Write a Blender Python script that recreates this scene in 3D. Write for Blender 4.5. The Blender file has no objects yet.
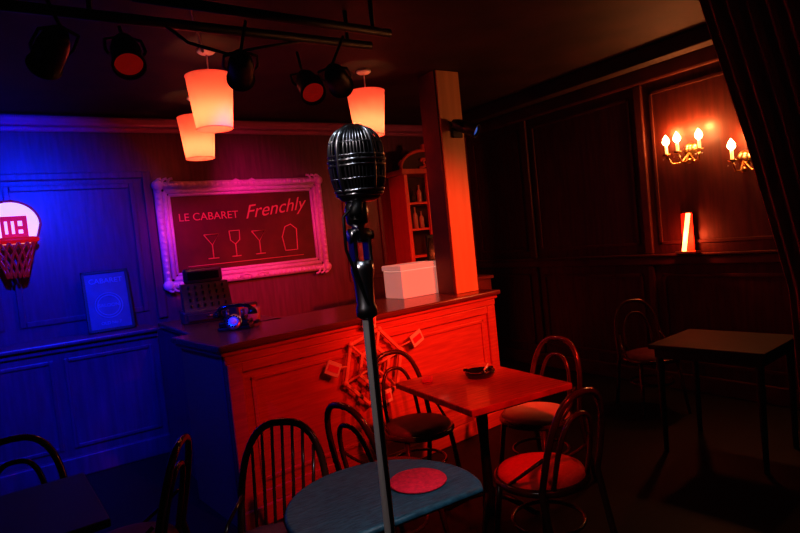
import bpy, math, random
from mathutils import Vector, Matrix, Euler
random.seed(4)
D=bpy.data; S=bpy.context.scene; COL=bpy.context.collection
pi=math.pi
S.view_settings.view_transform='Standard'
try: S.view_settings.look='Medium High Contrast'
except Exception as ex: print(ex)

# ---------------------------------------------------------------- materials
def mat(name,color,rough=.5,metal=0,emis=None,estr=0,noise=None,bump=0,scale=8,stretch=(1,1,1),coat=0,trans=0,alpha=1):
    m=D.materials.new(name); m.use_nodes=True; nt=m.node_tree; b=nt.nodes['Principled BSDF']
    b.inputs['Base Color'].default_value=(*color,1); b.inputs['Roughness'].default_value=rough
    b.inputs['Metallic'].default_value=metal
    if coat: b.inputs['Coat Weight'].default_value=coat
    if trans: b.inputs['Transmission Weight'].default_value=trans
    if emis: b.inputs['Emission Color'].default_value=(*emis,1); b.inputs['Emission Strength'].default_value=estr
    if noise or bump:
        tc=nt.nodes.new('ShaderNodeTexCoord'); mp=nt.nodes.new('ShaderNodeMapping'); mp.inputs['Scale'].default_value=stretch
        n=nt.nodes.new('ShaderNodeTexNoise'); n.inputs['Scale'].default_value=scale; n.inputs['Detail'].default_value=6
        nt.links.new(tc.outputs['Object'],mp.inputs[0]); nt.links.new(mp.outputs[0],n.inputs['Vector'])
        if noise:
            r=nt.nodes.new('ShaderNodeValToRGB'); r.color_ramp.elements[0].position=.35; r.color_ramp.elements[1].position=.7
            r.color_ramp.elements[0].color=(*color,1); r.color_ramp.elements[1].color=(*noise,1)
            nt.links.new(n.outputs[0],r.inputs[0]); nt.links.new(r.outputs[0],b.inputs['Base Color'])
        if bump:
            bp=nt.nodes.new('ShaderNodeBump'); bp.inputs['Strength'].default_value=bump; bp.inputs['Distance'].default_value=.01
            nt.links.new(n.outputs[0],bp.inputs['Height']); nt.links.new(bp.outputs[0],b.inputs['Normal'])
    return m
WALLB=mat('panelled_wall_paint',(.12,.018,.07),.4,noise=(.18,.03,.11),bump=.15,scale=5,stretch=(6,6,.6))
WALLR=mat('dark_mahogany_panel',(.045,.008,.004),.5,noise=(.085,.015,.007),bump=.15,scale=5,stretch=(6,6,.6))
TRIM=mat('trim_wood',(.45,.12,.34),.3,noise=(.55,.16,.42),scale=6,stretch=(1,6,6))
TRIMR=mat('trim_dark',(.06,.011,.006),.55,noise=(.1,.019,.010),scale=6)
CEIL=mat('ceiling_black',(.020,.009,.006),.7,noise=(.05,.02,.012),scale=3,bump=.1)
FLOOR=mat('floor_boards',(.004,.002,.002),.6,noise=(.008,.004,.003),scale=4,stretch=(.6,8,1),bump=.1)
BARW=mat('bar_wood',(.46,.09,.065),.4,noise=(.60,.14,.09),scale=7,stretch=(.5,4,10),bump=.05)
BARTOP=mat('bar_top',(.12,.03,.025),.25,noise=(.17,.045,.03),scale=5,stretch=(.6,6,3))
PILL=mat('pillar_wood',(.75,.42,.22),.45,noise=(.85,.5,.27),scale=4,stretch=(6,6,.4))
WOOD=mat('bentwood_dark',(.05,.012,.007),.22,noise=(.09,.022,.012),scale=12,coat=.5)
TABW=mat('table_wood',(.32,.055,.03),.3,noise=(.60,.13,.08),scale=8,stretch=(1,8,1),bump=.08,coat=.3)
BLUET=mat('painted_table_top',(.010,.045,.070),.5,noise=(.03,.11,.155),scale=30,bump=.25,stretch=(1,4,1))
BLACK=mat('black_paint',(.004,.004,.005),.5)
BLACKG=mat('black_gloss',(.010,.010,.013),.12,coat=.6)
DARKT=mat('dark_table_wood',(.008,.003,.002),.7,noise=(.014,.004,.003),scale=6)
CUSHR=mat('velvet_red',(.85,.035,.02),.75,bump=.2,scale=60,noise=(.95,.05,.03))
CUSHP=mat('cushion_cream',(.95,.72,.62),.75,noise=(1,.8,.7),scale=20)
CUSHD=mat('cushion_dark',(.13,.025,.045),.6,noise=(.18,.035,.06),scale=20)
CHROME=mat('chrome',(.62,.63,.68),.28,metal=1)
STEEL=mat('brushed_steel',(.75,.72,.72),.4,metal=.5)
BRASS=mat('brass',(.6,.4,.18),.3,metal=1)
DARKM=mat('dark_grille',(.004,.004,.005),.6,metal=.3)
COAST=mat('coaster_red',(1,.010,.05),.8,noise=(.7,.006,.03),scale=70)
FRAME=mat('gilt_frame',(.8,.5,.8),.4,noise=(.9,.62,.9),scale=25,bump=.4)
SIGN=mat('sign_face',(.07,.003,.005),.5,noise=(.13,.008,.010),scale=4)
LETT=mat('sign_letters',(.65,.16,.16),.5,emis=(1,.06,.04),estr=.06)
WHITE=mat('white_enamel',(.85,.8,.78),.5)
PAPER=mat('paper',(.75,.7,.65),.7)
REDP=mat('red_plastic_glow',(.6,.02,.015),.35,emis=(1,.02,.03),estr=.06)  # slight red glow added to the colour; the plastic is no lamp
REDH=mat('hoop_red_glow',(.7,.01,.0),.6,emis=(1,.005,.01),estr=.35)  # glow keeps the red visible under blue light; not a lamp
HOOPW=mat('hoop_board_white_glow',(.85,.8,.75),.4,emis=(1,.68,.6),estr=.7)  # pinkish glow put into the board so it looks brightly lit
POST=mat('poster_blue',(.05,.05,.15),.5,noise=(.07,.08,.2),scale=10)
POSTL=mat('poster_ink',(.22,.3,.5),.5)
CURT=mat('curtain_velvet',(.3,.10,.05),.9,noise=(.4,.15,.08),scale=30,stretch=(1,1,.2))
CARTON=mat('white_box_card_glow',(.98,.88,.82),.55,emis=(1,.5,.4),estr=.22)  # emission imitates white light falling on the carton
GLASS=mat('bottle_glass',(.5,.15,.1),.1,coat=1)
CANDLE=mat('candle_sleeve',(.85,.75,.55),.5,emis=(1,.4,.1),estr=1.5)
BULB=mat('bulb_glow',(1,.8,.5),.5,emis=(1,.6,.25),estr=30)
TUBEG=mat('lit_tube',(1,.6,.4),.5,emis=(1,.2,.06),estr=9)
CAB=mat('cabinet_wood',(.8,.13,.10),.4,noise=(.9,.18,.14),scale=6,stretch=(3,3,.6))
def shade_mat():
    m=D.materials.new('lampshade_fabric'); m.use_nodes=True; nt=m.node_tree; nt.nodes.clear()
    o=nt.nodes.new('ShaderNodeOutputMaterial'); a=nt.nodes.new('ShaderNodeAddShader'); mx=nt.nodes.new('ShaderNodeMixShader')
    t=nt.nodes.new('ShaderNodeBsdfTranslucent'); d=nt.nodes.new('ShaderNodeBsdfDiffuse'); e=nt.nodes.new('ShaderNodeEmission')
    t.inputs[0].default_value=(.95,.32,.24,1); d.inputs[0].default_value=(.8,.25,.2,1)
    e.inputs[0].default_value=(1,.13,.09,1); e.inputs[1].default_value=.2
    tc=nt.nodes.new('ShaderNodeTexCoord'); w=nt.nodes.new('ShaderNodeTexNoise'); w.inputs['Scale'].default_value=60
    bp=nt.nodes.new('ShaderNodeBump'); bp.inputs['Strength'].default_value=.2
    nt.links.new(tc.outputs['Object'],w.inputs['Vector']); nt.links.new(w.outputs[0],bp.inputs['Height']); nt.links.new(bp.outputs[0],d.inputs['Normal'])
    nt.links.new(d.outputs[0],mx.inputs[1]); nt.links.new(t.outputs[0],mx.inputs[2]); mx.inputs[0].default_value=.6
    nt.links.new(mx.outputs[0],a.inputs[0]); nt.links.new(e.outputs[0],a.inputs[1]); nt.links.new(a.outputs[0],o.inputs[0])
    return m
SHADE=shade_mat()

# ---------------------------------------------------------------- mesh builder
class B:
    def __init__(s): s.v=[];s.f=[];s.m=[];s.sm=[];s.mats=[]
    def mi(s,m):
        if m not in s.mats: s.mats.append(m)
        return s.mats.index(m)
    def add(s,vs,fs,m,smooth=False,M=None):
        o=len(s.v); k=s.mi(m)
        for p in vs:
            p=Vector(p); s.v.append(M@p if M else p)
        for f in fs: s.f.append([i+o for i in f]); s.m.append(k); s.sm.append(smooth)
    def box(s,a,b,m,M=None,bev=0):
        x0,y0,z0=[min(a[i],b[i]) for i in range(3)]; x1,y1,z1=[max(a[i],b[i]) for i in range(3)]
        e=min(bev,(x1-x0)/2.01,(y1-y0)/2.01,(z1-z0)/2.01)
        if e<=0:
            vs=[(x0,y0,z0),(x1,y0,z0),(x1,y1,z0),(x0,y1,z0),(x0,y0,z1),(x1,y0,z1),(x1,y1,z1),(x0,y1,z1)]
            s.add(vs,[(3,2,1,0),(4,5,6,7),(0,1,5,4),(1,2,6,5),(2,3,7,6),(3,0,4,7)],m,False,M); return
        import bmesh
        bm=bmesh.new(); bmesh.ops.create_cube(bm,size=1)
        for v in bm.verts: v.co=Vector(((x0+x1)/2+v.co.x*(x1-x0),(y0+y1)/2+v.co.y*(y1-y0),(z0+z1)/2+v.co.z*(z1-z0)))
        bmesh.ops.bevel(bm,geom=bm.edges[:],offset=e,segments=2,affect='EDGES',profile=.5)
        bm.verts.index_update()
        s.add([v.co.copy() for v in bm.verts],[[v.index for v in f.verts] for f in bm.faces],m,False,M); bm.free()
    def lathe(s,prof,m,M=None,n=28,sx=1,sy=1,smooth=True,a0=0,a1=2*pi):
        vs=[];fs=[];full=abs(a1-a0-2*pi)<1e-6; k=n if full else n+1
        for r,z in prof:
            for i in range(k):
                t=a0+(a1-a0)*i/n; vs.append((r*math.cos(t)*sx,r*math.sin(t)*sy,z))
        for j in range(len(prof)-1):
            for i in range(n):
                i2=(i+1)%k; fs.append((j*k+i,j*k+i2,(j+1)*k+i2,(j+1)*k+i))
        s.add(vs,fs,m,smooth,M)
    def tube(s,pts,r,m,closed=False,n=8,M=None,caps=True):
        P=[Vector(p) for p in pts]; N=len(P); vs=[];fs=[]
        R=r if isinstance(r,(list,tuple)) else [r]*N
        t0=(P[1]-P[0]).normalized(); up=Vector((0,0,1)) if abs(t0.z)<.9 else Vector((1,0,0))
        nrm=(up-t0*up.dot(t0)).normalized()
        for i in range(N):
            if closed: t=(P[(i+1)%N]-P[i-1]).normalized()
            else: t=(P[min(i+1,N-1)]-P[max(i-1,0)]).normalized()
            nrm=(nrm-t*nrm.dot(t)).normalized(); bn=t.cross(nrm)
            for j in range(n):
                a=2*pi*j/n; vs.append(P[i]+(nrm*math.cos(a)+bn*math.sin(a))*R[i])
        for i in range(N if closed else N-1):
            i2=(i+1)%N
            for j in range(n):
                j2=(j+1)%n; fs.append((i*n+j,i*n+j2,i2*n+j2,i2*n+j))
        if not closed and caps:
            fs.append(list(range(n))[::-1]); fs.append([(N-1)*n+j for j in range(n)])
        s.add(vs,fs,m,True,M)
    def cyl(s,a,b,r,m,n=16,M=None,r2=None): s.tube([a,b],[r,r if r2 is None else r2],m,n=n,M=M)
    def sph(s,c,r,m,M=None,n=12,sz=1):
        pr=[(r*math.sin(pi*i/n)+1e-5,-r*sz*math.cos(pi*i/n)) for i in range(n+1)]
        T=Matrix.Translation(Vector(c)); s.lathe(pr,m,(M@T) if M else T,n=n+4)
    def poly(s,pts,z0,z1,m,M=None):
        n=len(pts); vs=[(x,y,z0) for x,y in pts]+[(x,y,z1) for x,y in pts]
        s.add(vs,[list(range(n))[::-1],list(range(n,2*n))]+[(i,(i+1)%n,n+(i+1)%n,n+i) for i in range(n)],m,False,M)
    def obj(s,name,loc=(0,0,0),rot=(0,0,0),parent=None):
        me=D.meshes.new(name); me.from_pydata([tuple(v) for v in s.v],[],s.f)
        for m in s.mats: me.materials.append(m)
        for i,p in enumerate(me.polygons): p.material_index=s.m[i]; p.use_smooth=s.sm[i]
        me.update(); o=D.objects.new(name,me); COL.objects.link(o); o.location=loc; o.rotation_euler=rot
        if parent: o.parent=parent
        return o
def text(body,size,m,loc,rot,parent,name,shear=0,ext=.002):
    cu=D.curves.new(name,'FONT'); cu.body=body; cu.size=size; cu.extrude=ext; cu.align_x='CENTER'; cu.align_y='CENTER'; cu.shear=shear
    t=D.objects.new(name+'_c',cu); COL.objects.link(t); bpy.context.view_layer.update()
    me=D.meshes.new_from_object(t.evaluated_get(bpy.context.evaluated_depsgraph_get())); D.objects.remove(t)
    me.materials.clear(); me.materials.append(m)
    o=D.objects.new(name,me); COL.objects.link(o); o.location=loc; o.rotation_euler=rot; o.parent=parent; return o
def light(name,kind,loc,color,energy,parent=None,size=.03,target=None,cone=60,blend=.4):
    l=D.lights.new(name,kind); l.color=color; l.energy=energy
    if kind in('POINT','SPOT'): l.shadow_soft_size=size
    if kind=='SPOT': l.spot_size=math.radians(cone); l.spot_blend=blend
    o=D.objects.new(name,l); COL.objects.link(o); o.location=loc
    if target: o.rotation_euler=(Vector(target)-Vector(loc)).to_track_quat('-Z','Y').to_euler()
    if parent:
        bpy.context.view_layer.update(); o.parent=parent; o.matrix_parent_inverse=parent.matrix_world.inverted()
    return o
def rot2(a,ox=0,oy=0): return Matrix.Translation((ox,oy,0))@Matrix.Rotation(a,4,'Z')

# ---------------------------------------------------------------- room
X0,X1,Y0,Y1,H=-2.6,4.84,-2.2,5.6,2.9
b=B(); b.box((X0-.1,Y1,0),(X1+.1,Y1+.1,H),WALLB); b.obj('wall_back')
b=B(); b.box((X1,Y0,0),(X1+.1,Y1,H),WALLR); b.obj('wall_right')
b=B(); b.box((X0-.1,Y0,0),(X0,Y1,H),WALLB); b.obj('wall_left')
b=B(); b.box((X0-.1,Y0-.1,0),(X1+.1,Y0,H),WALLR); b.obj('wall_front')
b=B(); b.box((X0-.1,Y0-.1,-.1),(X1+.1,Y1+.1,0),FLOOR)
b.obj('floor')
b=B(); b.box((X0-.1,Y0-.1,H),(X1+.1,Y1+.1,H+.1),CEIL); b.obj('ceiling')
b=B()
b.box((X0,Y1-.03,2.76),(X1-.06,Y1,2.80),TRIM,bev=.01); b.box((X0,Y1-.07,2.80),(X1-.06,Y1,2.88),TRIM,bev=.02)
b.obj('trim_1')
def mould(b,x0,x1,z0,z1,y,w,m,d=.02):
    b.box((x0,y-d,z0),(x0+w,y,z1),m,bev=.006); b.box((x1-w,y-d,z0),(x1,y,z1),m,bev=.006)
    b.box((x0+w,y-d,z0),(x1-w,y,z0+w),m,bev=.006); b.box((x0+w,y-d,z1-w),(x1-w,y,z1),m,bev=.006)
b=B()
mould(b,-1.3,-.12,1.18,2.32,Y1,.045,WALLB); mould(b,-.02,.95,1.18,2.32,Y1,.045,WALLB)
b.box((-2.4,Y1-.025,2.36),(1.04,Y1,2.42),WALLB,bev=.008)
b.box((1.02,Y1-.03,1.1),(1.1,Y1,2.42),WALLB,bev=.008)
mould(b,3.0,3.5,1.18,2.5,Y1,.05,WALLB)
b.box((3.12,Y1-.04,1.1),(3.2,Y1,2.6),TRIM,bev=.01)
b.obj('trim_2')
# wainscot with ledge
b=B(); b.box((X0,5.24,0),(.93,5.598,1.03),WALLB)
b.box((X0,5.18,1.03),(.93,5.598,1.065),WALLB,bev=.012); b.box((X0,5.215,.985),(.93,5.24,1.03),WALLB,bev=.008)
for x in (-2.2,-1.35,-.5,.25): 
    mould(b,x-.02,x+.66 if x<.2 else .88,.22,.93,5.24,.03,WALLB,.015)
b.obj('trim_wainscot')
b=B(); b.box((X0,5.19,0),(.93,5.24,.16),WALLB,bev=.012); b.obj('baseboard_back')
# right wall trim
b=B()
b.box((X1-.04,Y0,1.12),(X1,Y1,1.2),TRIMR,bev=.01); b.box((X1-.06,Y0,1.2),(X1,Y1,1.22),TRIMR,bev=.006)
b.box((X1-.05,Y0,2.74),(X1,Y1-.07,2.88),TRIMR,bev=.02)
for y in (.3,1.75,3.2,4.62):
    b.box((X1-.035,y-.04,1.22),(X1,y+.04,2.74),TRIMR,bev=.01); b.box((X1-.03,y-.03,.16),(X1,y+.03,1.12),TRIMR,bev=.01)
for y0,y1 in ((.4,1.65),(1.85,3.1),(3.3,4.52),(4.72,5.5)):
    for z0,z1 in ((1.3,2.66),(.24,1.04)):
        for q in (((X1-.015,y0,z0),(X1,y0+.03,z1)),((X1-.015,y1-.03,z0),(X1,y1,z1)),((X1-.015,y0,z0),(X1,y1,z0+.03)),((X1-.015,y0,z1-.03),(X1,y1,z1))):
            b.box(*q,TRIMR,bev=.005)
b.obj('trim_3')
b=B(); b.box((X1-.03,Y0,0),(X1,Y1,.15),TRIMR,bev=.01); b.obj('baseboard_right')
b=B(); b.box((4.3,Y0,2.78),(4.45,Y1-.07,H),CEIL,bev=.01); b.obj('trim_ceiling_beam')

# ---------------------------------------------------------------- bar counter
b=B(); ang=math.radians(6.5); M=rot2(ang,.93,3.33); L=2.30
b.box((0,0,0),(L,.70,1.05),BARW,M)
b.box((0,-.03,0),(L,.0,.12),BARW,M,bev=.01)
b.box((-.05,-.06,1.06),(L+.05,.74,1.10),BARTOP,M,bev=.012)
b.box((-.03,-.035,1.03),(L+.03,.72,1.06),BARW,M,bev=.01)
b.box((-.01,-.02,.98),(L+.01,.0,1.03),BARW,M,bev=.008)
for x in (0,L-.09): b.box((x,-.022,.12),(x+.09,0,.98),BARW,M,bev=.006)
b.box((.09,-.018,.12),(L-.09,0,.2),BARW,M,bev=.006); b.box((.09,-.018,.92),(L-.09,0,.98),BARW,M,bev=.006)
for q in (((.14,-.012,.25),(.165,0,.88)),((L-.165,-.012,.25),(L-.14,0,.88)),((.14,-.012,.25),(L-.14,0,.275)),((.14,-.012,.855),(L-.14,0,.88))): b.box(*q,BARW,M,bev=.005)
b.box((.93,4.05,0),(1.55,5.17,1.05),WALLB); b.box((.93,4.06,1.06),(1.6,5.17,1.10),BARTOP,bev=.01)
b.box((.922,3.36,0),(.935,5.17,1.05),WALLB)
b.obj('bar_counter')
# pillar standing on bar end: dark strips paint shade onto its sides, pale front
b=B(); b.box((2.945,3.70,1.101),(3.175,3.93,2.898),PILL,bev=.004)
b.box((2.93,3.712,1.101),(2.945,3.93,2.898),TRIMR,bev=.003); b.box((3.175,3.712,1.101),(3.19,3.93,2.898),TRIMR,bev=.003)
b.obj('pillar')

# ---------------------------------------------------------------- framed cabaret sign
e=D.objects.new('framed_cabaret_sign',None); COL.objects.link(e); e.location=(1.92,5.56,1.83)
b=B(); w,h=.79,.45
b.box((-w+.06,-.01,-h+.06),(w-.06,.02,h-.06),SIGN)
def rope(p,q,r): b.cyl(p,q,r,FRAME,n=10)
for r,o,y in ((.035,.0,-.015),(.022,.055,-.02),(.014,.09,-.012)):
    W,Hh=w-o-.0,h-o
    for p,q in (((-W,y,-Hh),(W,y,-Hh)),((-W,y,Hh),(W,y,Hh)),((-W,y,-Hh),(-W,y,Hh)),((W,y,-Hh),(W,y,Hh))): rope(p,q,r)
n=30
for i in range(n+1):
    x=-w+2*w*i/n
    for z in(-h,h): b.sph((x,-.035,z),.022,FRAME,n=6)
for i in range(1,16):
    z=-h+2*h*i/16
    for x in(-w,w): b.sph((x,-.035,z),.022,FRAME,n=6)
for sx in(-1,1):
    for sz in(-1,1):
        cx,cz=sx*w,sz*h
        for k in range(3):
            pts=[(cx-sx*(.02+.05*k+.05*t*math.cos(t*5))+0,-.045,cz-sz*(.0+.05*t*math.sin(t*5))+sz*.01) for t in [i/10 for i in range(11)]]
            b.tube(pts,.012,FRAME,n=6)
        b.sph((cx,-.03,cz),.05,FRAME,n=8)
for z in(-h,h):
    b.sph((0,-.03,z),.045,FRAME,n=8,sz=.7); b.tube([(-.15,-.04,z),(-.08,-.05,z+.03),(0,-.05,z),(.08,-.05,z+.03),(.15,-.04,z)],.014,FRAME,n=6)
def lineart(pts,r=.006): b.tube([(x,-.014,z) for x,z in pts],r,LETT,n=5)
for gx,k in ((-.36,0),(-.14,1),(.10,0)):
    if k==0: lineart([(gx-.07,-.02),(gx,-.12),(gx+.07,-.02),(gx-.07,-.02)]); lineart([(gx,-.12),(gx,-.24)]); lineart([(gx-.05,-.245),(gx+.05,-.245)])
    else: lineart([(gx-.05,.0),(gx-.045,-.09),(gx,-.13),(gx+.045,-.09),(gx+.05,.0),(gx-.05,0)]); lineart([(gx,-.13),(gx,-.24)]); lineart([(gx-.045,-.245),(gx+.045,-.245)])
lineart([(-.6,-.30),(.55,-.30)],.004)
lineart([(.36,-.24),(.34,-.1),(.38,0),(.44,.02),(.50,-.03),(.49,-.24),(.36,-.24)])
b.obj('frame_and_panel',parent=e)
text('LE CABARET',.10,LETT,(-.36,-.016,.15),(pi/2,0,0),e,'lettering_title')
text('Frenchly',.185,LETT,(.29,-.016,.19),(pi/2,-.10,0),e,'lettering_script',shear=.45)

# ---------------------------------------------------------------- basketball hoop
b=B()
pts=[]
for i in range(25):
    a=pi*i/24; pts.append((.2*math.cos(a),.13+.19*math.sin(a)))
pts=pts+[(-.15,-.03),(.15,-.03)]
Mx=Matrix.Rotation(pi/2,4,'X')
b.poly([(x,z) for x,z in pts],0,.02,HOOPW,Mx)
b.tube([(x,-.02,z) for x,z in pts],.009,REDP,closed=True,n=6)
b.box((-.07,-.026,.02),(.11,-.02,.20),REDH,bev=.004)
for q in (((-.045,-.031,.06),(-.025,-.026,.16)),((.0,-.031,.06),(.02,-.026,.16)),((.045,-.031,.06),(.075,-.026,.09)),((.045,-.031,.12),(.075,-.026,.16))): b.box(*q,HOOPW)
R=.12; c=(0,-.17)
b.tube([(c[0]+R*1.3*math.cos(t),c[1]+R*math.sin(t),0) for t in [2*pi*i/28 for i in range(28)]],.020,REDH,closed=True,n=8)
b.box((-.05,-.06,-.02),(.05,-.02,.015),REDH,bev=.006)
for i in range(14):
    a=2*pi*i/14
    for sgn in(-1,1):
        p=[]
        for k in range(7):
            t=k/6; rr=R*(1-.55*t); aa=a+sgn*t*.9; p.append((c[0]+1.2*rr*math.cos(aa),c[1]+rr*math.sin(aa),-.01-.28*t))
        b.tube(p,.008,REDP,n=5)
b.obj('basketball_hoop',loc=(0.01,5.578,1.88))

# poster standing on the ledge
e=D.objects.new('framed_poster',None); COL.objects.link(e); e.location=(.62,5.41,1.07); e.rotation_euler=(-.22,0,0)
b=B(); b.box((-.17,0,0),(.17,.012,.50),POST); 
for q in (((-.18,-.008,0),(-.155,.014,.52)),((.155,-.008,0),(.18,.014,.52)),((-.18,-.008,0),(.18,.014,.025)),((-.18,-.008,.495),(.18,.014,.52))): b.box(*q,BLACK,bev=.004)
for r in(.105,.085): b.tube([(r*math.cos(t),-.002,.22+r*math.sin(t)) for t in [2*pi*i/32 for i in range(32)]],.004,POSTL,closed=True,n=5)
b.obj('poster_panel',parent=e)
text('CABARET',.06,POSTL,(0,-.003,.43),(pi/2,0,0),e,'poster_title'); text('SALOON',.04,POSTL,(0,-.003,.22),(pi/2,0,0),e,'poster_word'); text('OLD No 7',.035,POSTL,(0,-.003,.07),(pi/2,0,0),e,'poster_line')

# ---------------------------------------------------------------- back bar cabinet
b=B(); x0,x1=3.62,4.22; y=5.28; yb=5.595
b.box((x0-.1,5.15,0),(x1+.4,yb,1.02),CAB); b.box((x0-.13,5.12,1.02),(x1+.43,yb,1.06),CAB,bev=.01)
b.box((x0-.05,5.135,.1),(x0+.35,5.15,.95),CAB,bev=.01); b.box((x0+.42,5.135,.1),(x0+.85,5.15,.95),CAB,bev=.01)
b.box((x0,y,1.06),(x0+.05,yb,2.3),CAB,bev=.005); b.box((x1-.05,y,1.06),(x1,yb,2.3),CAB,bev=.005)
b.box((x0+.3,y,1.06),(x0+.33,y+.03,2.3),CAB)
b.box((x0+.05,yb-.02,1.06),(x1-.05,yb,2.3),TRIMR)
for z in (1.06,1.36,1.66,1.95): b.box((x0+.05,y+.02,z),(x1-.05,yb-.02,z+.025),CAB)
b.box((x0-.04,y-.03,2.28),(x1+.04,yb,2.34),CAB,bev=.01)
cx=(x0+x1)/2; arc=[(cx+.33*math.cos(t),2.34+.2*math.sin(t)) for t in [pi*i/20 for i in range(21)]]
vs=[(x,yy,z) for yy in(y,y+.04) for x,z in arc]; nn=len(arc)
b.add(vs,[list(range(nn)),list(range(nn,2*nn))[::-1]]+[(i,(i+1)%nn,nn+(i+1)%nn,nn+i) for i in range(nn)],TRIMR)
b.tube([(x,y-.01,z) for x,z in arc],.018,CAB,n=8)
for s in(-1,1): b.tube([(cx+s*(.05+.12*t*math.cos(5*t)),y-.02,2.42+.07*t*math.sin(5*t)) for t in [i/14 for i in range(15)]],.014,CAB,n=6)
b.sph((cx,y,2.58),.035,CAB)
for x in(x0,x1): b.lathe([(.001,0),(.03,.0),(.02,.03),(.035,.06),(.001,.11)],CAB,Matrix.Translation((x,y+.03,2.34)),n=12)
cabo=b.obj('back_bar_cabinet')
def bottle(b,x,y,z,h,r,m):
    b.lathe([(.001,0),(r,0),(r,h*.58),(r*.8,h*.66),(r*.32,h*.76),(r*.3,h*.95),(r*.38,h*.96),(r*.38,h),(.001,h)],m,Matrix.Translation((x,y,z)),n=14)
b=B(); BM=[GLASS,mat('bottle_amber',(.6,.3,.1),.1,coat=1),mat('bottle_pale',(.7,.6,.55),.1,coat=1),mat('bottle_dark',(.05,.08,.05),.1,coat=1)]
for z in (1.085,1.385,1.685,1.975):
    for i in range(6):
        x=3.71+.083*i; 
        if z>1.9 or random.random()<.75: bottle(b,x,5.38,z,random.uniform(.17,.245) if z<1.9 else random.uniform(.12,.24),.028,random.choice(BM))
o=b.obj('bottles'); o.parent=cabo

# ---------------------------------------------------------------- things on the bar
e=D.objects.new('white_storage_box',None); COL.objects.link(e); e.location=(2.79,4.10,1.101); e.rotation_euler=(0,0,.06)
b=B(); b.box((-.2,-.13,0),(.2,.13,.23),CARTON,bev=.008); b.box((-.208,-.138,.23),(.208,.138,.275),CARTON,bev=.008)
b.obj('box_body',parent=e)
b=B(); b.box((-.1,-.008,.03),(.1,.008,.5),BLACK,bev=.004); b.box((-.09,-.02,0),(.09,.02,.03),BLACK,bev=.006); b.box((-.085,-.011,.05),(.085,-.008,.47),BLACKG)
b.obj('menu_stand',loc=(3.12,4.17,1.101),rot=(0,0,.1))
def phone():
    b=B()
    for z0,z1,w,d in ((0,.025,.11,.09),(.025,.06,.10,.08),(.06,.085,.075,.06)): b.box((-w,-d,z0),(w,d,z1),BLACKG,bev=.01)
    MM=Matrix.Translation((0,-.07,.055))@Matrix.Rotation(math.radians(60),4,'X')
    b.lathe([(.001,.012),(.03,.014),(.052,.012),(.055,0)],CHROME,MM)
    b.lathe([(.001,.02),(.022,.02),(.024,.012)],WHITE,MM)
    for i in range(10):
        a=.5+5*i/10; b.sph((.038*math.cos(a),.038*math.sin(a),.015),.006,BLACK,MM,n=6)
    for x in(-.05,.05): b.cyl((x,0,.08),(x,0,.125),.012,CHROME)
    for x in(-.05,.05): b.cyl((x,-.03,.125),(x,.03,.125),.007,CHROME)
    b.tube([(-.11,0,.125),(-.09,0,.148),(-.04,0,.158),(.04,0,.158),(.09,0,.148),(.11,0,.125)],[.018,.015,.013,.013,.015,.018],BLACKG,n=10)
    for x in(-.115,.115): b.lathe([(.001,-.03),(.034,-.03),(.03,-.005),(.014,.012),(.001,.014)],BLACKG,Matrix.Translation((x,0,.12)),n=16)
    b.tube([(.1,.05,.02)]+[(.12+.014*math.cos(i*1.3),.05+.004*i,.012+.010+.010*math.sin(i*1.3)) for i in range(22)],.003,BLACK,n=5)
    return b
phone().obj('rotary_telephone',loc=(1.20,3.92,1.101),rot=(0,0,-.5))
b=B(); CR=mat('register_enamel',(.05,.02,.04),.3,noise=(.08,.03,.05),scale=15)
b.box((-.2,-.18,0),(.2,.18,.09),CR,bev=.01)
b.add([(-.18,-.15,.09),(.18,-.15,.09),(.18,.15,.09),(-.18,.15,.09),(-.18,.0,.3),(.18,.0,.3),(.18,.15,.3),(-.18,.15,.3)],[(0,1,5,4),(1,2,6,5),(2,3,7,6),(3,0,4,7),(4,5,6,7)],CR)
b.box((-.15,.02,.3),(.15,.12,.42),CR,bev=.02); b.box((-.12,.012,.33),(.12,.02,.39),BLACKG)
for r in range(4):
    for c in range(6): 
        t=.15+.22*r; b.cyl((-.13+.052*c,-.15+.15*t,.09+.21*t),(-.13+.052*c,-.175+.15*t,.11+.21*t),.008,BLACKG,n=8)
b.box((-.17,-.2,.02),(.17,-.18,.075),CR,bev=.006); b.cyl((-.03,-.21,.05),(.03,-.21,.05),.008,BRASS)
b.obj('cash_register',loc=(1.25,4.80,1.101),rot=(0,0,-.15))
b=B(); b.lathe([(.001,0),(.045,0),(.055,.01),(.06,.1),(.055,.1),(.05,.015),(.001,.012)],GLASS)
b.obj('ice_bowl',loc=(1.42,4.22,1.101))
b=B(); b.box((-.10,-.07,0),(.10,.07,.12),CR,bev=.01); b.box((-.08,-.072,.02),(.08,-.07,.1),REDP); b.obj('napkin_box',loc=(1.42,4.45,1.101),rot=(0,0,.3))

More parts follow.
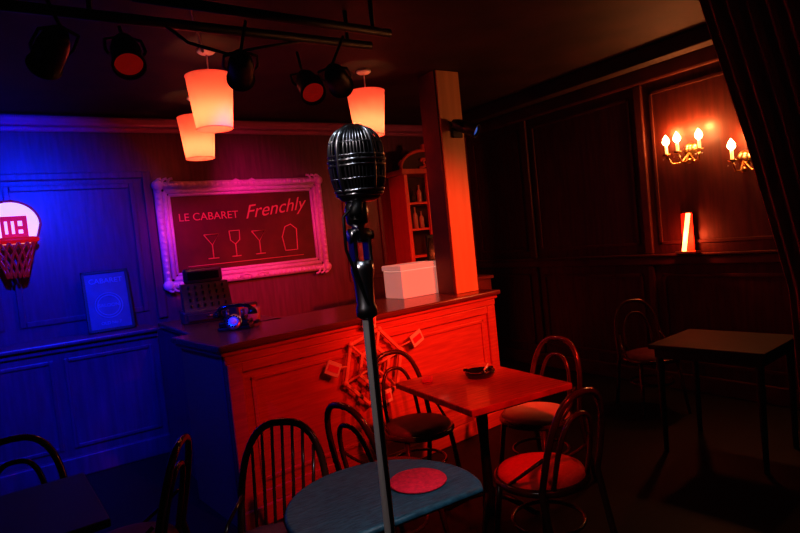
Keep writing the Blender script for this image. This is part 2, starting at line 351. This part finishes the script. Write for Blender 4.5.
# ornament on the bar front
b=B(); OM=mat('ornament_wood',(.7,.30,.24),.4,noise=(.8,.4,.32),scale=12)
def hexa(r,a0=0): return [(r*math.cos(a0+pi/3*i),0,r*math.sin(a0+pi/3*i)) for i in range(6)]
for r in(.25,.13):
    p=hexa(r,.25)
    for i in range(6): b.box((0,-.008,-.012),((Vector(p[(i+1)%6])-Vector(p[i])).length,.008,.012),OM,Matrix.Translation(Vector(p[i]))@Matrix.Rotation(-math.atan2(p[(i+1)%6][2]-p[i][2],p[(i+1)%6][0]-p[i][0]),4,'Y'),bev=.004)
for i in range(6):
    a=.25+pi/3*i; p=Vector((math.cos(a),0,math.sin(a)))
    b.cyl(p*.02,p*.25,.010,OM,n=8); b.sph(p*.25,.02,OM,n=8)
for x,z,r in((-.34,.06,.5),(.38,.12,-.4),(-.02,.31,.15),(.05,-.22,-.1)):
    MM=Matrix.Translation((x,-.02,z))@Matrix.Rotation(r,4,'Y')
    b.box((-.055,-.006,-.045),(.055,.006,.045),PAPER,MM,bev=.003); b.box((-.04,-.009,-.02),(.04,-.006,.02),REDP,MM)
    b.cyl((x*.6,0,z*.7),(x,-.01,z),.007,OM,n=6)
b.sph((0,0,0),.03,OM)
b.obj('hexagonal_bar_ornament',loc=(1.93,3.385,.76),rot=(0,0,ang))

# ---------------------------------------------------------------- chairs
def chair(name,x,y,rot,cush,spindles=False):
    b=B(); z0=.45
    def hoop(wd,zt,zb,n=20,y0=-.17,lean=.10):
        p=[]
        for i in range(n+1):
            t=pi*i/n; c,s_=math.cos(t),math.sin(t)
            xx=-wd*math.copysign(abs(c)**.75,c); zz=zb+(zt-zb)*abs(s_)**.7
            p.append((xx,y0-lean*(zz-z0)/.43,zz))
        return p
    H1=hoop(.19,.87,z0+.0)
    legL=[(-.20,-.27,.0),(-.195,-.22,.2)]; legR=[(.195,-.22,.2),(.20,-.27,.0)]
    b.tube(legL+H1+legR,.0155,WOOD,n=10)
    if spindles:
        for k in range(-3,4):
            xx=k*.045; zt=.45+.42*(1-abs(xx/.19)**2.6)**.5
            b.tube([(xx*.9,-.17,.46),(xx,-.17-.10*(zt-.45)/.43,zt)],.007,WOOD,n=8)
    else:
        b.tube(hoop(.115,.77,z0),.012,WOOD,n=8)
    for s in(-1,1): b.tube([(s*.15,.12,.44),(s*.165,.15,.22),(s*.185,.185,0)],[.016,.014,.011],WOOD,n=10)
    b.tube([(.205*math.cos(t),.205*math.sin(t)-.0,.435) for t in [2*pi*i/36 for i in range(36)]],.018,WOOD,closed=True,n=10)
    b.tube([(.165*math.cos(t),.165*math.sin(t)-.02,.235) for t in [2*pi*i/32 for i in range(32)]],.009,WOOD,closed=True,n=8)
    b.lathe([(.001,.425),(.2,.425),(.203,.45),(.195,.468),(.15,.482),(.08,.489),(.001,.491)],cush,n=36)
    for s in(-1,1): b.tube([(s*.17,-.175,.60),(s*.205,-.08,.52),(s*.2,.02,.445)],.008,WOOD,n=8)
    return b.obj(name,loc=(x,y,0),rot=(0,0,rot))
chair('bentwood_chair',2.53,2.53,math.radians(94),CUSHP)
chair('bentwood_chair.001',1.93,1.93,math.radians(2),CUSHR)
chair('bentwood_chair.002',1.93,2.93,math.radians(176),CUSHD)
chair('bentwood_chair.003',1.42,2.42,math.radians(-80),CUSHD)
chair('bentwood_chair.004',.70,2.17,math.radians(140),CUSHD,True)
chair('bentwood_chair.005',.25,2.62,math.radians(62),CUSHD)
chair('bentwood_chair.006',-.12,2.93,math.radians(175),CUSHD)
chair('bentwood_chair.007',4.2,2.85,math.radians(150),CUSHD)

# tables
def pedestal(b,h,M=None):
    b.lathe([(.001,.0),(.03,.0),(.045,.05),(.03,.12),(.026,.4),(.034,.55),(.028,h-.06),(.05,h-.02),(.05,h)],BLACK,M,n=16)
    for i in range(4):
        a=pi/4+pi/2*i; c,s=math.cos(a),math.sin(a)
        b.tube([(.03*c,.03*s,.12),(.12*c,.12*s,.09),(.24*c,.24*s,.02),(.27*c,.27*s,.012)],[.02,.018,.015,.012],BLACK,n=8,M=M)
b=B(); b.box((-.325,-.39,.715),(.325,.39,.75),TABW,bev=.006); b.box((-.27,-.33,.69),(.27,.33,.715),BLACK); pedestal(b,.69)
b.obj('square_cafe_table',loc=(2.08,2.50,0),rot=(0,0,math.radians(-5)))
b=B(); pts=[]; RR=.32
a0=math.asin(-.15/RR); 
for i in range(41):
    a=a0+(pi-2*a0)*i/40; pts.append((RR*math.cos(a),RR*math.sin(a)))
b.poly(pts,.725,.75,BLUET); b.tube([(x,y_,.737) for x,y_ in pts],.0135,BLUET,closed=True,n=8); pedestal(b,.725,Matrix.Translation((0,.05,0)))
b.obj('half_round_table',loc=(.935,1.66,0),rot=(0,0,-.05))
b=B(); b.lathe([(.001,0),(.098,0),(.102,.004),(.098,.008),(.001,.008)],COAST,n=48); b.obj('red_coaster',loc=(1.08,1.675,.7515))
b=B(); b.box((-.3,-.3,.72),(.3,.3,.75),BLACK,bev=.006); pedestal(b,.72); b.obj('black_cafe_table',loc=(-.14,2.5,0),rot=(0,0,.05))
b=B(); b.box((-.3,-.35,.70),(.3,.35,.73),DARKT,bev=.006); b.box((-.27,-.32,.64),(.27,.32,.70),DARKT)
for sx in(-1,1):
    for sy in(-1,1): b.tube([(sx*.25,sy*.3,.0),(sx*.25,sy*.3,.64)],[.015,.024],DARKT,n=10)
b.obj('side_table',loc=(3.76,2.03,0),rot=(0,0,.1))
# ashtray
b=B(); b.lathe([(.001,0),(.06,0),(.072,.02),(.07,.028),(.06,.028),(.052,.012),(.001,.010)],BLACKG,n=32)
for a in(0,2.1,4.2): b.tube([(.06*math.cos(a),.06*math.sin(a),.03),(.08*math.cos(a),.08*math.sin(a),.026)],.006,BLACKG,n=8)
b.tube([(.035,.01,.02),(.085,.035,.036)],.004,PAPER,n=8)
b.obj('ashtray',loc=(2.18,2.60,.7515),rot=(0,0,0)).scale=(1.25,1.25,1.25)
b=B(); b.box((-.05,-.035,0),(.05,.035,.004),PAPER); b.box((-.05,-.02,.004),(.05,.01,.0045),REDP); b.obj('table_card',loc=(2.30,2.72,.7515),rot=(0,0,.5))
b=B(); b.box((-.04,-.03,0),(.04,.03,.02),REDP,bev=.003); b.obj('matchbox',loc=(1.93,2.78,.7515),rot=(0,0,.9))

# ---------------------------------------------------------------- pendant lamps
def pendant(name,x,y):
    e=D.objects.new(name,None); COL.objects.link(e); e.location=(x,y,H)
    b=B(); b.lathe([(.001,0),(.055,0),(.057,-.012),(.045,-.022),(.012,-.03),(.001,-.03)],WHITE,n=28); b.cyl((0,0,-.03),(0,0,-.2),.005,WHITE,n=8)
    b.lathe([(.02,-.2),(.022,-.27),(.001,-.27)],WHITE,n=12)
    for i in range(3):
        a=2*pi*i/3; b.cyl((0,0,-.18),(.138*math.cos(a),.138*math.sin(a),-.172),.002,BRASS,n=6)
    b.obj('ceiling_rose',parent=e)
    b=B(); b.lathe([(.146,-.165),(.112,-.495)],SHADE,n=48)
    for r,z in((.146,-.165),(.112,-.495)): b.tube([(r*math.cos(t),r*math.sin(t),z) for t in [2*pi*i/48 for i in range(48)]],.003,SHADE,closed=True,n=6)
    b.obj('shade',parent=e)
    b=B(); b.sph((0,0,-.38),.035,BULB); o=b.obj('bulb',parent=e)
    bpy.context.view_layer.update()
    light(name+'_light','POINT',(x,y,H-.44),(1,.29,.14),2.4,e,size=.04)
pendant('pendant_lamp',1.15,3.73); pendant('pendant_lamp.001',2.38,3.87); pendant('pendant_lamp.002',1.35,4.85)

# ---------------------------------------------------------------- lighting rig
b=B()
b.cyl((-1.2,2.9,2.72),(1.85,2.9,2.72),.024,BLACK,n=14); b.cyl((.5,2.5,2.66),(1.75,2.55,2.66),.022,BLACK,n=14)
b.cyl((-.9,.4,2.72),(3.0,.4,2.72),.024,BLACK,n=14)
for x,y,z in((-.9,2.9,2.72),(.4,2.9,2.72),(1.7,2.9,2.72),(.6,2.5,2.66),(1.65,2.55,2.66),(-.3,.4,2.72),(2.8,.4,2.72)): b.cyl((x,y,z),(x,y,H-.001),.012,BLACK,n=8)
b.tube([(.7,2.9,2.72),(.8,2.85,2.62),(1.0,2.9,2.60),(1.2,2.92,2.66),(1.4,2.9,2.70)],.008,BLACK,n=6)
b.tube([(.6,2.3,H-.01),(.75,2.7,H-.05),(.95,3.2,H-.06),(1.12,3.7,H-.02)],.009,BLACK,n=6)
b.obj('lighting_pipe_rig')
def spot(name,loc,target,color,energy,cone,lens=1.0,clampz=2.72,r=.065,blend=.5):
    loc=Vector(loc); d=(Vector(target)-loc).normalized(); q=d.to_track_quat('-Z','Y')
    L=D.materials.new('lens_'+name); L.use_nodes=True; p=L.node_tree.nodes['Principled BSDF']; p.inputs['Base Color'].default_value=(*[c*.3 for c in color],1)
    p.inputs['Emission Color'].default_value=(*color,1); p.inputs['Emission Strength'].default_value=lens; p.inputs['Roughness'].default_value=.15
    b=B()
    b.lathe([(.001,.12),(r*.6,.12),(r*.85,.08),(r,.03),(r,-.09),(r*1.12,-.09),(r*1.12,-.10),(r*.95,-.10),(r*.95,-.07)],BLACK,n=24)
    b.lathe([(r*.94,-.075),(r*.6,-.088),(.001,-.094)],L,n=24)
    b.tube([(-r*1.15,0,0),(-r*1.3,0,.03),(-r*1.2,0,.12),(0,0,.155),(r*1.2,0,.12),(r*1.3,0,.03),(r*1.15,0,0)],.007,BLACK,n=6)
    o=b.obj(name,loc=loc); o.rotation_mode='QUATERNION'; o.rotation_quaternion=q
    bpy.context.view_layer.update()
    top=loc-d*.15
    if clampz>loc.z+.05:
        c=B(); c.cyl(top,(loc.x,top.y,clampz),.008,BLACK,n=8); oc=c.obj('hanger'); oc.parent=o; oc.matrix_parent_inverse=o.matrix_world.inverted()
    if energy: light(name+'_light','SPOT',tuple(loc+d*.17),color,energy,o,size=.05,target=target,cone=cone,blend=blend)
    return o
BLUE=(.0,.025,1); RED=(1,.02,.01); ORG=(1,.06,.02)
spot('stage_spotlight',(.23,2.92,2.55),(-.5,5.4,1.4),BLUE,560,90,3,blend=.8)
spot('stage_spotlight.001',(.53,2.9,2.56),(.4,1.5,1.0),RED,0,60,.10)
spot('stage_spotlight.002',(1.06,2.9,2.53),(1.85,5.5,1.85),(1,.01,.33),190,44,.3,blend=.9)
spot('stage_spotlight.003',(1.48,3.0,2.50),(1.3,2.0,1.6),RED,0,60,.12)
spot('stage_spotlight.004',(1.62,2.92,2.52),(3.7,5.4,2.0),RED,75,44,.08,blend=.9)
spot('stage_spotlight.005',(-.25,2.9,2.55),(.9,4.3,.4),BLUE,170,50,2)
spot('stage_spotlight.006',(2.7,.4,2.5),(2.7,3.2,1.25),ORG,540,46,2,blend=.9)
spot('stage_spotlight.007',(1.5,.4,2.5),(1.95,2.9,.8),RED,200,50,2,blend=.8)
spot('stage_spotlight.008',(1.0,.4,2.5),(.96,1.68,.75),(.85,.88,1),60,26,2)
spot('added_stand_fill',(-.75,.4,2.5),(.45,.82,1.28),(1,.85,.82),20,34,2)  # unseen white fill spot added to brighten the mic stand
spot('added_mic_fill',(.12,.4,2.5),(.46,.81,1.72),(.85,.9,1),4.5,22,2)  # unseen fill added to lift the microphone out of the dark
spot('pillar_spotlight',(3.10,3.58,2.42),(3.9,2.2,1.6),(.1,.25,1),0,50,.3,2.42,.05)
b=B(); b.cyl((3.10,3.60,2.42),(3.10,3.70,2.42),.012,BLACK,n=8); b.box((3.05,3.685,2.36),(3.15,3.70,2.48),BLACK,bev=.004); b.obj('spotlight_bracket')

# ---------------------------------------------------------------- wall sconces
def sconce(name,y,z,arms):
    e=D.objects.new(name,None); COL.objects.link(e); e.location=(X1,y,z)
    b=B(); b.lathe([(.001,.03),(.03,.028),(.045,.015),(.06,.0)],BRASS,Matrix.Rotation(-pi/2,4,'Y'),n=20,sy=1)
    b.sph((-.03,0,-.09),.025,BRASS)
    for a in arms:
        c=Vector((-math.cos(a)*.16-.03,math.sin(a)*.17,0))
        b.tube([(-.02,0,-.02),(c.x*.4,c.y*.4,-.10),(c.x*.8,c.y*.8,-.10),(c.x,c.y,-.03)],.008,BRASS,n=8)
        T=Matrix.Translation((c.x,c.y,-.03)); b.lathe([(.001,0),(.028,.005),(.034,.018),(.012,.02)],BRASS,T,n=16)
        b.lathe([(.012,.02),(.012,.09),(.001,.09)],CANDLE,T,n=12)
        b.lathe([(.001,.088),(.02,.1),(.030,.122),(.022,.15),(.001,.18)],BULB,T,n=12)
        for k in range(3): b.sph((c.x+.03*math.cos(2.1*k),c.y+.03*math.sin(2.1*k),-.055),.006,CHROME,n=6)
    b.obj('sconce_body',parent=e); bpy.context.view_layer.update()
    for a in arms:
        light(name+'_light','POINT',(X1-math.cos(a)*.09-.02,y+math.sin(a)*.17,z+.17),(1,.28,.08),5.5,e,size=.02)
sconce('candle_wall_sconce',2.76,2.09,(-1.0,0,1.0)); sconce('candle_wall_sconce.001',2.33,1.95,(0,-1.2))
b=B(); b.box((-.045,-.10,0),(.03,.09,.02),BRASS,bev=.004); b.tube([(0,.03,.02),(0,-.03,.34)],.018,TUBEG,n=12); b.box((-.02,-.06,.34),(.02,.01,.355),BRASS,bev=.003); b.box((.024,-.05,.02),(.032,.05,.34),CUSHR)
b.obj('tube_lamp',loc=(X1-.075,2.81,1.222)); 
light('tube_lamp_light','POINT',(X1-.14,2.81,1.36),(1,.13,.04),4.5,D.objects['tube_lamp'],size=.03)

# ---------------------------------------------------------------- curtain
def edge(z):
    P=[(0,1.36),(.48,1.36),(1.14,1.38),(1.92,1.53),(2.70,1.71),(2.86,1.75)]
    for (a,p),(c,q) in zip(P,P[1:]):
        if z<=c: return p+(q-p)*(z-a)/(c-a)
    return P[-1][1]
vs=[];fs=[]; NZ,NU=50,160; yR=-.4
for j in range(NZ+1):
    z=.01+2.85*j/NZ; e0=edge(z)
    for i in range(NU+1):
        u=i/NU; y=e0+(yR-e0)*u
        amp=.03*(1-.25*math.sin(z*1.3)); x=3.2+amp*math.sin(u*2*pi*26+.3*math.sin(z*2))+.012*math.sin(u*41+z)
        vs.append((x,y,z))
for j in range(NZ):
    for i in range(NU): a=j*(NU+1)+i; fs.append((a,a+1,a+NU+2,a+NU+1))
b=B(); b.add(vs,fs,CURT,True); b.cyl((3.2,-.5,2.86),(3.2,1.85,2.86),.015,BRASS,n=10)
o=b.obj('stage_curtain'); sm=o.modifiers.new('s','SOLIDIFY'); sm.thickness=.006

# ---------------------------------------------------------------- microphone + stand
e=D.objects.new('microphone_on_stand',None); COL.objects.link(e); e.location=(.459,.811,0)
EX=.62
def prof(z):
    if z>=0: return max(0,1-(z/.062)**3.0)**(1/2.6)
    return 1-.26*(abs(z)/.056)**2.5
def sq(t):
    c,s=math.cos(t),math.sin(t); return .037*math.copysign(abs(c)**EX,c),.047*math.copysign(abs(s)**EX,s)
def mer(th,k=1.0,zb=-.05):
    A,Bb=sq(th); p=[]
    zs=[zb+(0-zb)*i/5 for i in range(5)]+[.062*math.sin(pi/2*i/14) for i in range(15)]
    for z in zs: 
        q=prof(z)*k; p.append((A*q,Bb*q,z*(1 if k==1 else k)))
    return p
b=B()
NS=48; g=[mer(2*pi*i/NS,.91,-.052) for i in range(NS)]; K=len(g[0])
b.add([v for col in g for v in col],[(i*K+j,((i+1)%NS)*K+j,((i+1)%NS)*K+j+1,i*K+j+1) for i in range(NS) for j in range(K-1)],DARKM,True)
for i in range(34):
    th=2*pi*(i+.5)/34; p=mer(th); b.tube(p[:-1],.0015,CHROME,n=6)
for th in(pi/2,-pi/2): b.tube(mer(th),.0045,CHROME,n=8)
for th in(0,pi): b.tube(mer(th),.0034,CHROME,n=8)
def ring(z,r,k=1.0,n=48):
    p=[]
    for i in range(n):
        A,Bb=sq(2*pi*i/n); q=prof(z)*k; p.append((A*q,Bb*q,z))
    b.tube(p,r,CHROME,closed=True,n=8)
for z,r in((.004,.0036),(.012,.0024),(-.004,.0024),(.034,.0016),(-.026,.0016),(-.046,.0038),(-.052,.004)): ring(z,r)
vs=[];lv=[(-.05,1.0),(-.056,1.0),(-.062,.88),(-.066,.6),(-.067,.02)]
for z,k in lv:
    for i in range(48):
        A,Bb=sq(2*pi*i/48); q=prof(-.052)*k; vs.append((A*q,Bb*q,z))
b.add(vs,[(j*48+i,j*48+(i+1)%48,(j+1)*48+(i+1)%48,(j+1)*48+i) for j in range(len(lv)-1) for i in range(48)],CHROME,True)
mh=b.obj('microphone_head',loc=(.008,-.004,1.724),rot=(.05,.04,math.radians(-70)),parent=e); mh.scale=(.93,.93,.93)
b=B()
b.lathe([(.001,1.665),(.016,1.665),(.019,1.650),(.017,1.63),(.011,1.625),(.001,1.62)],CHROME,n=20)
b.cyl((-.017,0,1.61),(.017,0,1.61),.012,CHROME,n=18); b.box((-.006,-.012,1.60),(.006,.012,1.635),CHROME,bev=.002)
b.cyl((.017,0,1.61),(.024,0,1.61),.008,CHROME,n=12)
for s in(-1,1): b.box((s*.013-.003,-.011,1.565),(s*.013+.003,.011,1.615),CHROME,bev=.002)
b.lathe([(.001,1.57),(.018,1.57),(.019,1.555),(.0155,1.535),(.0145,1.50),(.017,1.495),(.017,1.482),(.012,1.478)],CHROME,n=24)
b.lathe([(.0088,1.48),(.0088,.85)],STEEL,n=24); 
b.lathe([(.0088,.90),(.016,.895),(.017,.84),(.0125,.83),(.0115,.05)],CHROME,n=24)
b.lathe([(.0115,.06),(.03,.05),(.05,.03),(.145,.018),(.15,.008),(.15,0),(.001,0)],BLACK,n=48)
b.obj('stand_pole',parent=e)
b=B(); pts=[(-.012,-.02,1.66),(-.035,-.02,1.64),(-.032,-.012,1.59),(-.016,-.012,1.54)]+[(-.003-.0015*math.sin(i*.7),-.0125,1.5-.07*i) for i in range(20)]
pts+=[(-.03,-.03,.1),(-.1,-.1,.03),(-.2,-.22,.008),(-.4,-.3,.008)]
b.tube(pts,.0026,BLACK,n=8); b.cyl((-.004,-.016,1.665),(-.02,-.03,1.64),.009,BLACK,n=12); b.obj('microphone_cable',parent=e)

# ---------------------------------------------------------------- world + camera
w=D.worlds.new('World'); S.world=w; w.use_nodes=True; w.node_tree.nodes['Background'].inputs[0].default_value=(.1,.03,.03,1); w.node_tree.nodes['Background'].inputs[1].default_value=.01
cam=D.cameras.new('Camera'); co=D.objects.new('Camera',cam); COL.objects.link(co); S.camera=co
cam.sensor_width=36; cam.lens=584*36/800; cam.clip_start=.02
r,p,yw=math.radians(5.8),math.radians(2.8),math.radians(33.2)
fw=Vector((math.sin(yw)*math.cos(p),math.cos(yw)*math.cos(p),-math.sin(p))); rt=Vector((math.cos(yw),-math.sin(yw),0)); up=rt.cross(fw)
R_=rt*math.cos(r)-up*math.sin(r); U_=rt*math.sin(r)+up*math.cos(r)
mw=Matrix((( R_.x,U_.x,-fw.x,0),(R_.y,U_.y,-fw.y,0),(R_.z,U_.z,-fw.z,1.6),(0,0,0,1))); co.matrix_world=mw
